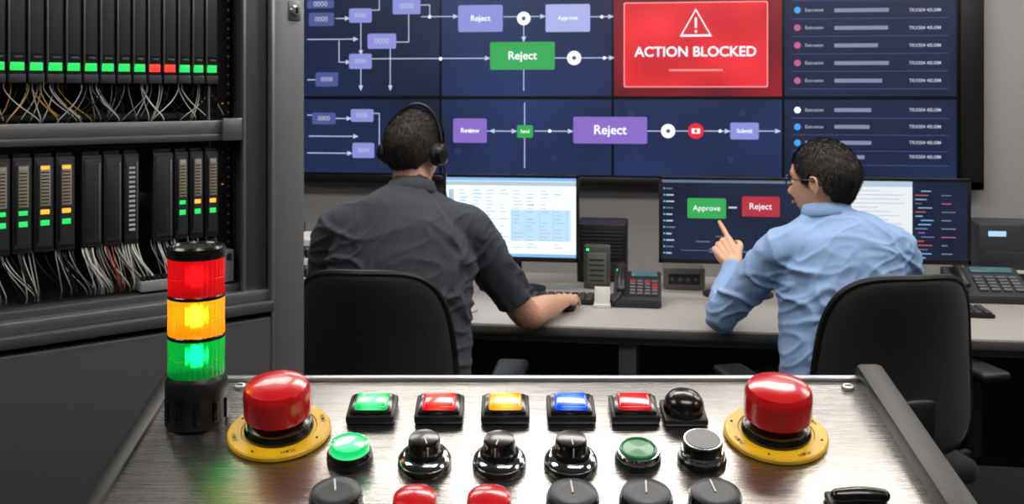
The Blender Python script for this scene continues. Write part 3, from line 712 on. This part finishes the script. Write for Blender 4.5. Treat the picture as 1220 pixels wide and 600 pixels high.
grp=[(-34,-14,1),(-12,13,1),(14,39,1),(40,65,1),(66,90,1),(97,122,0),(123,146,0),(147,166,2),(182,207,0),(208,225,1),(226,243,1),(244,261,1)]
for x0,x1,k in grp:
    u0=survey(MF,x0,240)[0]+.001; u1=survey(MF,x1,240)[0]-.001; w=u1-u0
    zt2=1.358; b.bx(u0,u1,1.148,zt2,-.11,0,pl_,.003); b.bx(u0+w*.06,u1-w*.06,zt2-.004,zt2+.008,-.09,-.01,pl2,.002)
    b.bx(u0+w*.1,u1-w*.1,1.16,zt2-.008,-.001,.003,pl2,.0015)
    if k==1:
        b.bx(u0+w*.3,u1-w*.2,1.25,1.34,0,.0045,lbl,.0005); b.bx(u0+w*.1,u0+w*.22,1.17,1.34,0,.004,cint,.0005)
        b.bx(u0+w*.3,u1-w*.25,1.232,1.242,0,.005,Y if x0 in(40,226,244,66) else G,.001)
        b.bx(u0+w*.3,u1-w*.25,1.207,1.219,0,.005,G,.001); b.bx(u0+w*.3,u1-w*.25,1.330,1.338,0,.005,random.choice([whl,Y,whl]),.001)
        for q in range(10): b.bx(u0+w*.33,u1-w*.28,1.255+q*.0075,1.2575+q*.0075,.004,.0052,cint,0)
    else:
        b.bx(u0+w*.15,u1-w*.35,1.17,1.335,0,.0045,pl_,.001); b.bx(u0+w*.8,u1-w*.1,1.16,1.34,0,.005,railm,.0005)
    if k==2:
        for q in range(14): b.bx(u0+w*.3,u1-w*.3,1.18+q*.011,1.185+q*.011,.003,.0055,whl,0)
b.obj('plc_module_rack',MF)
# wiring
wc=[mat('wire_white','e2e2de',.5),mat('wire_black','0d0d0e',.45),mat('wire_yellow','d9a92e',.5),mat('wire_red','a8241c',.5),mat('wire_grey','8f9092',.5)]
b=MB()
for i in range(64):
    px=random.choice(range(-20,262)); u=survey(MF,px,98)[0]
    if px<80: m=random.choice([wc[2],wc[2],wc[0],wc[1],wc[1],wc[0]])
    elif px<190: m=random.choice([wc[1],wc[1],wc[4],wc[0]])
    else: m=random.choice([wc[1],wc[0],wc[1],wc[0]])
    du=random.uniform(.01,.07)*(1 if random.random()<.6 else -1); z0=random.uniform(-.03,-.01)
    b.wire([(u,1.522,z0),(u,1.505,z0+.002),(u+du*.35,1.475,z0+.005),(u+du,1.44,z0+.0),(u+du*1.1,1.42,z0-.03)],.0012,m)
for i in range(110):
    px=random.choice(list(range(-15,92))+list(range(97,167))*2+list(range(182,262))); u=survey(MF,px,290)[0]; z0=random.uniform(-.03,-.004)
    m=random.choice([wc[0],wc[1],wc[1],wc[0],wc[4],wc[1]] if px<110 else [wc[0],wc[0],wc[0],wc[4],wc[1],wc[3] if px<135 else wc[0]])
    du=random.uniform(.01,.06); 
    b.wire([(u,1.152,z0),(u,1.135,z0+.008),(u+du*.3,1.105,z0+.014),(u+du,1.06,z0+.006),(u+du*1.3,1.035,z0-.02)],.0014,m)
for k in range(7):
    z0=-.05+.0*k; u=-.245+.007*k
    b.wire([(u,2.08,-.01-.003*k),(u-.004,1.8,-.012),(u+.006*sin(k),1.6,-.01),(u,1.45,-.015),(u+.01,1.2,-.02),(u+.008,1.10,-.03)],.0026,wc[1] if k!=3 else wc[4])
b.obj('wiring_harness',MF)

# ------------------------------------------------ OPERATOR CONSOLE
AL=radians(14)
KF=frame((0,1.2,1.164),(1,0,0),(0,cos(AL),sin(AL)),RZ)
brushed=mat('brushed_stainless','b9b6b3',.27,1.0,bump=.14,bscale=9,stretch=(.5,110,1),rvar=.05)
railb=mat('console_rail_black','0d0e10',.45,bump=.05,bscale=200); chrome=mat('chrome','c9cbd0',.12,1); gb=mat('gloss_black','0a0a0c',.24,coat=.25); mb=mat('matte_black','121316',.4)
uL,uR=-.405,.430; Lv=.52
b=MB()
b.bx(uL,uR,-Lv,0,-.014,0,brushed,.003)
b.bx(uL,uR,-.004,.006,-.05,.003,edge,.002)
b.bx(uR-.026,uR+.006,-Lv,.012,-.03,.016,railb,.007); b.bx(uL-.004,uL+.016,-Lv,.010,-.03,.006,railb,.004)
inv=KF.inverted()@RZ
b.prism([(-1.19,1.145),(-1.19,0.08),(-.80,0.08),(-.715,1.02)][::-1],uL+.01,uR-.01,csteel,inv@Matrix(((0,0,1,0),(-1,0,0,0),(0,1,0,0),(0,0,0,1))),.003)
b.prism([(-1.17,.08),(-1.17,0),(-.84,0),(-.84,.08)][::-1],uL+.03,uR-.03,mb,inv@Matrix(((0,0,1,0),(-1,0,0,0),(0,1,0,0),(0,0,0,1))))
for px,py in ((286,461),(1010,462)):
    u,v=survey(KF,px,py); b.lathe([(.0075,-.001),(.0075,.001),(.006,.003),(.003,.0035)],edge,T(u,v,0),20); b.box((u,v,.0036),(.007,.0015,.001),cint,0)
cons=b.obj('operator_console',KF)
ink=mat('engraved_ink','2a2a2c',.6); inkw=mat('label_white','d8d8d8',.6)
def kt(t,px,py,w): 
    u,v=survey(KF,px,py); text(t,ink,cons,u,v,.0006,width=w,name='panel_label')
for t,px,py,w in (('RUN ENABLE',443,515,.024),('STOP CYCLE',524,515,.024),('SOURCE ON',601,515,.022),('TRANSFER',679,515,.022),('FAULT RESET',755,515,.026),('SILENCE',817,515,.018),('START CYCLE',418,571,.026),('MODE SELECT',506,573,.028),('LINE SPEED',595,573,.024),('CHANNEL',680,573,.020),('RESUME FEED',760,567,.028),('ACKNOWLEDGE',838,569,.028)): kt(t,px,py,w)
def place(px,py): u,v=survey(KF,px,py); return KF@T(u,v,0)
# emergency stops
yel=mat('yellow_plate','e8b614',.38,bump=.03,bscale=80,var=.05); redp=mat('red_mushroom','cc1019',.25,coat=.5,bump=.01,bscale=100)
def estop(px,py):
    b=MB()
    b.lathe([(.052,0),(.054,.0015),(.054,.005),(.0525,.0065),(.040,.0068),(.039,.0055),(.03,.0055)],yel,None,72)
    for k in range(8):
        a=2*pi*(k+.5)/8; b.lathe([(.0013,.006),(.0013,.0074)],ink,T(.047*cos(a),.047*sin(a),0),8)
    b.lathe([(.036,.005),(.0365,.009),(.034,.013),(.033,.013),(.033,.016),(.028,.019),(.024,.021),(.0235,.028)],gb,None,56)
    b.lathe([(.0235,.022),(.033,.0235),(.0352,.026),(.0355,.029),(.0350,.049),(.0342,.0535),(.0315,.0575),(.026,.0600),(.014,.0615),(.0005,.062)],redp,None,64)
    o=b.obj('emergency_stop_button',place(px,py),sharp=28)
    for k in range(4):
        a=pi/2*k+.4; text('PUSH',mat('estop_print','3a2c08',.6),o,0,.0465,.0071,width=.014,name='estop_legend',base=Matrix.Rotation(a,4,'Z'))
estop(333,516); estop(924,519)
# square illuminated buttons
def lens(name,c,e,es,core=None,rr=.030): return mat(name,c,.15,coat=.7,emit=e,es=es,radial=(rr,.3),core=core)
def sqbtn(px,py,m):
    b=MB(); s=.0265; q=.0235
    b.box((0,0,.005),(s*2,q*2,.010),mb,.003); b.box((0,0,.0105),(s*1.72,q*1.72,.006),gb,.0025)
    b.box((0,0,.0135),(s*1.36,q*1.36,.008),m,.0035,seg=3)
    for k in (-1,1): b.box((k*s*.93,0,.006),(.0015,q*1.2,.006),keym,.0005)
    b.obj('illuminated_square_button',place(px,py))
lg=lens('lens_green','05602c','06d060',2.4,'90ffc4'); lr=lens('lens_red','800810','ff1414',2.0,'ff7860'); ly=lens('lens_amber','a06808','ffa808',2.0,'ffec80'); lb=lens('lens_blue','06287a','0c4cff',2.4,'78b0ff'); lr2=lens('lens_red_dim','800810','f01018',1.4,'ff4038')
for px,m in ((444,lg),(524,lr),(602,ly),(680,lb),(755,lr2)): sqbtn(px,492,m)
# black domed button
b=MB(); b.box((0,0,.004),(.048,.045,.008),mb,.003); b.lathe([(.022,.006),(.0225,.012),(.021,.019),(.017,.025),(.010,.028),(.0005,.029)],gb,None,48); b.obj('black_dome_button',place(814,495))
def roundbtn(px,py,m,hh=.020,chr_=True,name='round_push_button',r=.0235):
    b=MB()
    b.lathe([(r,0),(r,.005),(r*.96,.007)],mb,None,48); b.lathe([(r*.96,.006),(r*.98,.009),(r*.9,.013),(r*.82,.013)],chrome if chr_ else gb,None,48)
    b.lathe([(r*.84,.010),(r*.86,hh-.003),(r*.80,hh),(r*.72,hh+.0005),(r*.66,hh-.001),(r*.3,hh-.0005),(.0003,hh)],m,None,48)
    b.obj(name,place(px,py))
roundbtn(417,548,lens('lens_green_round','05602c','06d870',2.2,'90ffcc',.032),.020,False,'illuminated_round_button')
roundbtn(760,548,mat('green_button','1d7a45',.35,coat=.2),.015)
def pushchrome(px,py):
    b=MB(); r=.0245
    b.lathe([(r,0),(r*1.02,.004),(r*.95,.007)],gb,None,48); b.lathe([(r*.9,.006),(r*.92,.011),(r*.84,.014)],chrome,None,48)
    b.lathe([(r*.8,.012),(r*.82,.021),(r*.78,.024)],gb,None,48); b.lathe([(r*.78,.022),(r*.79,.0245),(r*.77,.0255)],chrome,None,48); b.lathe([(r*.77,.024),(r*.72,.0262),(.0003,.0265)],mat('button_gray_top','202226',.3,.2),None,48)
    b.obj('chrome_ring_push_button',place(px,py))
pushchrome(836,549)
def knob(px,py,r=.027,hh=.031,name='rotary_selector_knob',rot=0):
    b=MB(); R=Matrix.Rotation(rot,4,'Z')
    b.lathe([(r,0),(r*1.02,.003),(r,.006)],gb,None,56)
    b.lathe([(r*.97,.005),(r*.98,.008),(r*.86,.0125),(r*.72,.014)],chrome,None,56)
    b.lathe([(r*.74,.012),(r*.72,.016),(r*.60,.019),(r*.585,hh-.003),(r*.55,hh),(r*.5,hh+.0005),(.0003,hh+.0005)],gb,R,90,rf=lambda a:1+.008*cos(30*a))
    b.box((0,-r*.25,hh+.0008),(.0014,r*.42,.0006),whl,0,R); b.box((0,-r*.59,hh*.78),(.0014,.001,hh*.3),whl,0,R)
    b.obj(name,place(px,py))
knob(506,553,rot=.3); knob(595,554,rot=-.25); knob(680,554,rot=.1)
def lowknob(px,py,rot=0):
    b=MB(); r=.0265; R=Matrix.Rotation(rot,4,'Z')
    b.lathe([(r,0),(r,.006),(r*.97,.008)],mb,None,56); b.lathe([(r*.93,.007),(r*.92,.022),(r*.9,.024)],gb,R,90,rf=lambda a:1+.015*cos(32*a))
    b.lathe([(r*.88,.0235),(r*.87,.026),(r*.84,.0265),(r*.5,.0262),(.0003,.0262)],mat('knob_disc','26282b',.35,.5),None,56)
    b.box((0,r*.35,.0267),(.0016,r*.7,.0008),whl,0,R)
    b.obj('dial_knob',place(px,py))
lowknob(401,614,.2); lowknob(682,616,.05); lowknob(769,616,-.1); lowknob(851,615,.1)
def redbtn(px,py):
    b=MB(); r=.021
    b.lathe([(r*1.08,0),(r*1.1,.005),(r,.008)],chrome,None,48); b.lathe([(r*.7,.006),(r*.7,.012),(r*.98,.014),(r,.018),(r*.95,.023),(r*.7,.0262),(.0003,.0275)],redp,None,48)
    b.obj('red_push_button',place(px,py))
redbtn(495,617); redbtn(583,617)
b=MB(); b.bx(-.028,.028,-.03,.0,0,.008,mb,.003); b.tube([((-.022,-.02,.016),.006,.007),((0,-.02,.018),.006,.008),((.022,-.02,.016),.006,.007)],gb); b.bx(-.024,.024,-.026,-.014,.006,.016,gb,.003); b.obj('toggle_latch',place(1015,592))

# ------------------------------------------------ SIGNAL TOWER
b=MB(); r=.0295; rib=lambda a:1+.03*abs(sin(15*a))
def tlens(n,c,e,es): return mat(n,c,.36,coat=.8,emit=e,es=es,trans=.6,ior=1.2)
b.lathe([(r*1.12,0),(r*1.12,.004),(r*1.08,.008),(r*1.08,.028),(r*1.12,.031),(r*1.12,.048),(r*1.04,.052),(r,.054)],mb,None,64)
for k in range(10):
    a=2*pi*k/10; b.box((r*1.10*cos(a),r*1.10*sin(a),.018),(.004,.006,.022),gb,.0015,None,Matrix.Rotation(a,4,'Z'))
zz=.054
for m,bulb in ((tlens('tower_green','08c058','04b048',.26),glow('bulb_green','30ff88',14)),(tlens('tower_amber','ffb020','ff9404',.55),glow('bulb_amber','ffd840',22)),(tlens('tower_red','e8141c','f01014',.28),glow('bulb_red','ff3030',5))):
    b.lathe([(r*.97,zz),(r,zz+.002),(r*.99,zz+.0195),(r*.965,zz+.0202),(r*.99,zz+.0209),(r,zz+.039),(r*.97,zz+.041)],m,None,180,rib)
    b.lathe([(.002,zz+.009),(.007,zz+.012),(.0085,zz+.020),(.007,zz+.028),(.002,zz+.031)],bulb,None,24)
    zz+=.041; b.lathe([(r*1.0,zz-.001),(r*1.03,zz),(r*1.03,zz+.0025),(r*1.0,zz+.0035)],gb,None,64); zz+=.0025
b.lathe([(r*1.04,zz),(r*1.05,zz+.002),(r*1.04,zz+.008),(r*.97,zz+.0105),(r*.9,zz+.0105),(r*.86,zz+.009),(.0005,zz+.009)],gb,None,64)
u,v=survey(KF,234,497); pw=KF@V((u,v,0))
b.obj('signal_tower_light',T(pw.x,pw.y,pw.z-.006)@RZ,sharp=35)

# ------------------------------------------------ camera, world
w=bpy.data.worlds.new('world'); bpy.context.scene.world=w; w.use_nodes=True; w.node_tree.nodes['Background'].inputs[0].default_value=(.5,.55,.6,1); w.node_tree.nodes['Background'].inputs[1].default_value=.1
cd=bpy.data.cameras.new('camera'); cam=bpy.data.objects.new('camera',cd); bpy.context.scene.collection.objects.link(cam)
cam.location=(0,0,EYE); cam.rotation_euler=(pi/2,0,TH); cd.sensor_width=36; cd.lens=36; cd.shift_y=-190/1220; cd.clip_start=.02
cd.dof.use_dof=True; cd.dof.focus_distance=1.35; cd.dof.aperture_fstop=13
bpy.context.scene.camera=cam
bpy.context.scene.view_settings.view_transform='Standard'
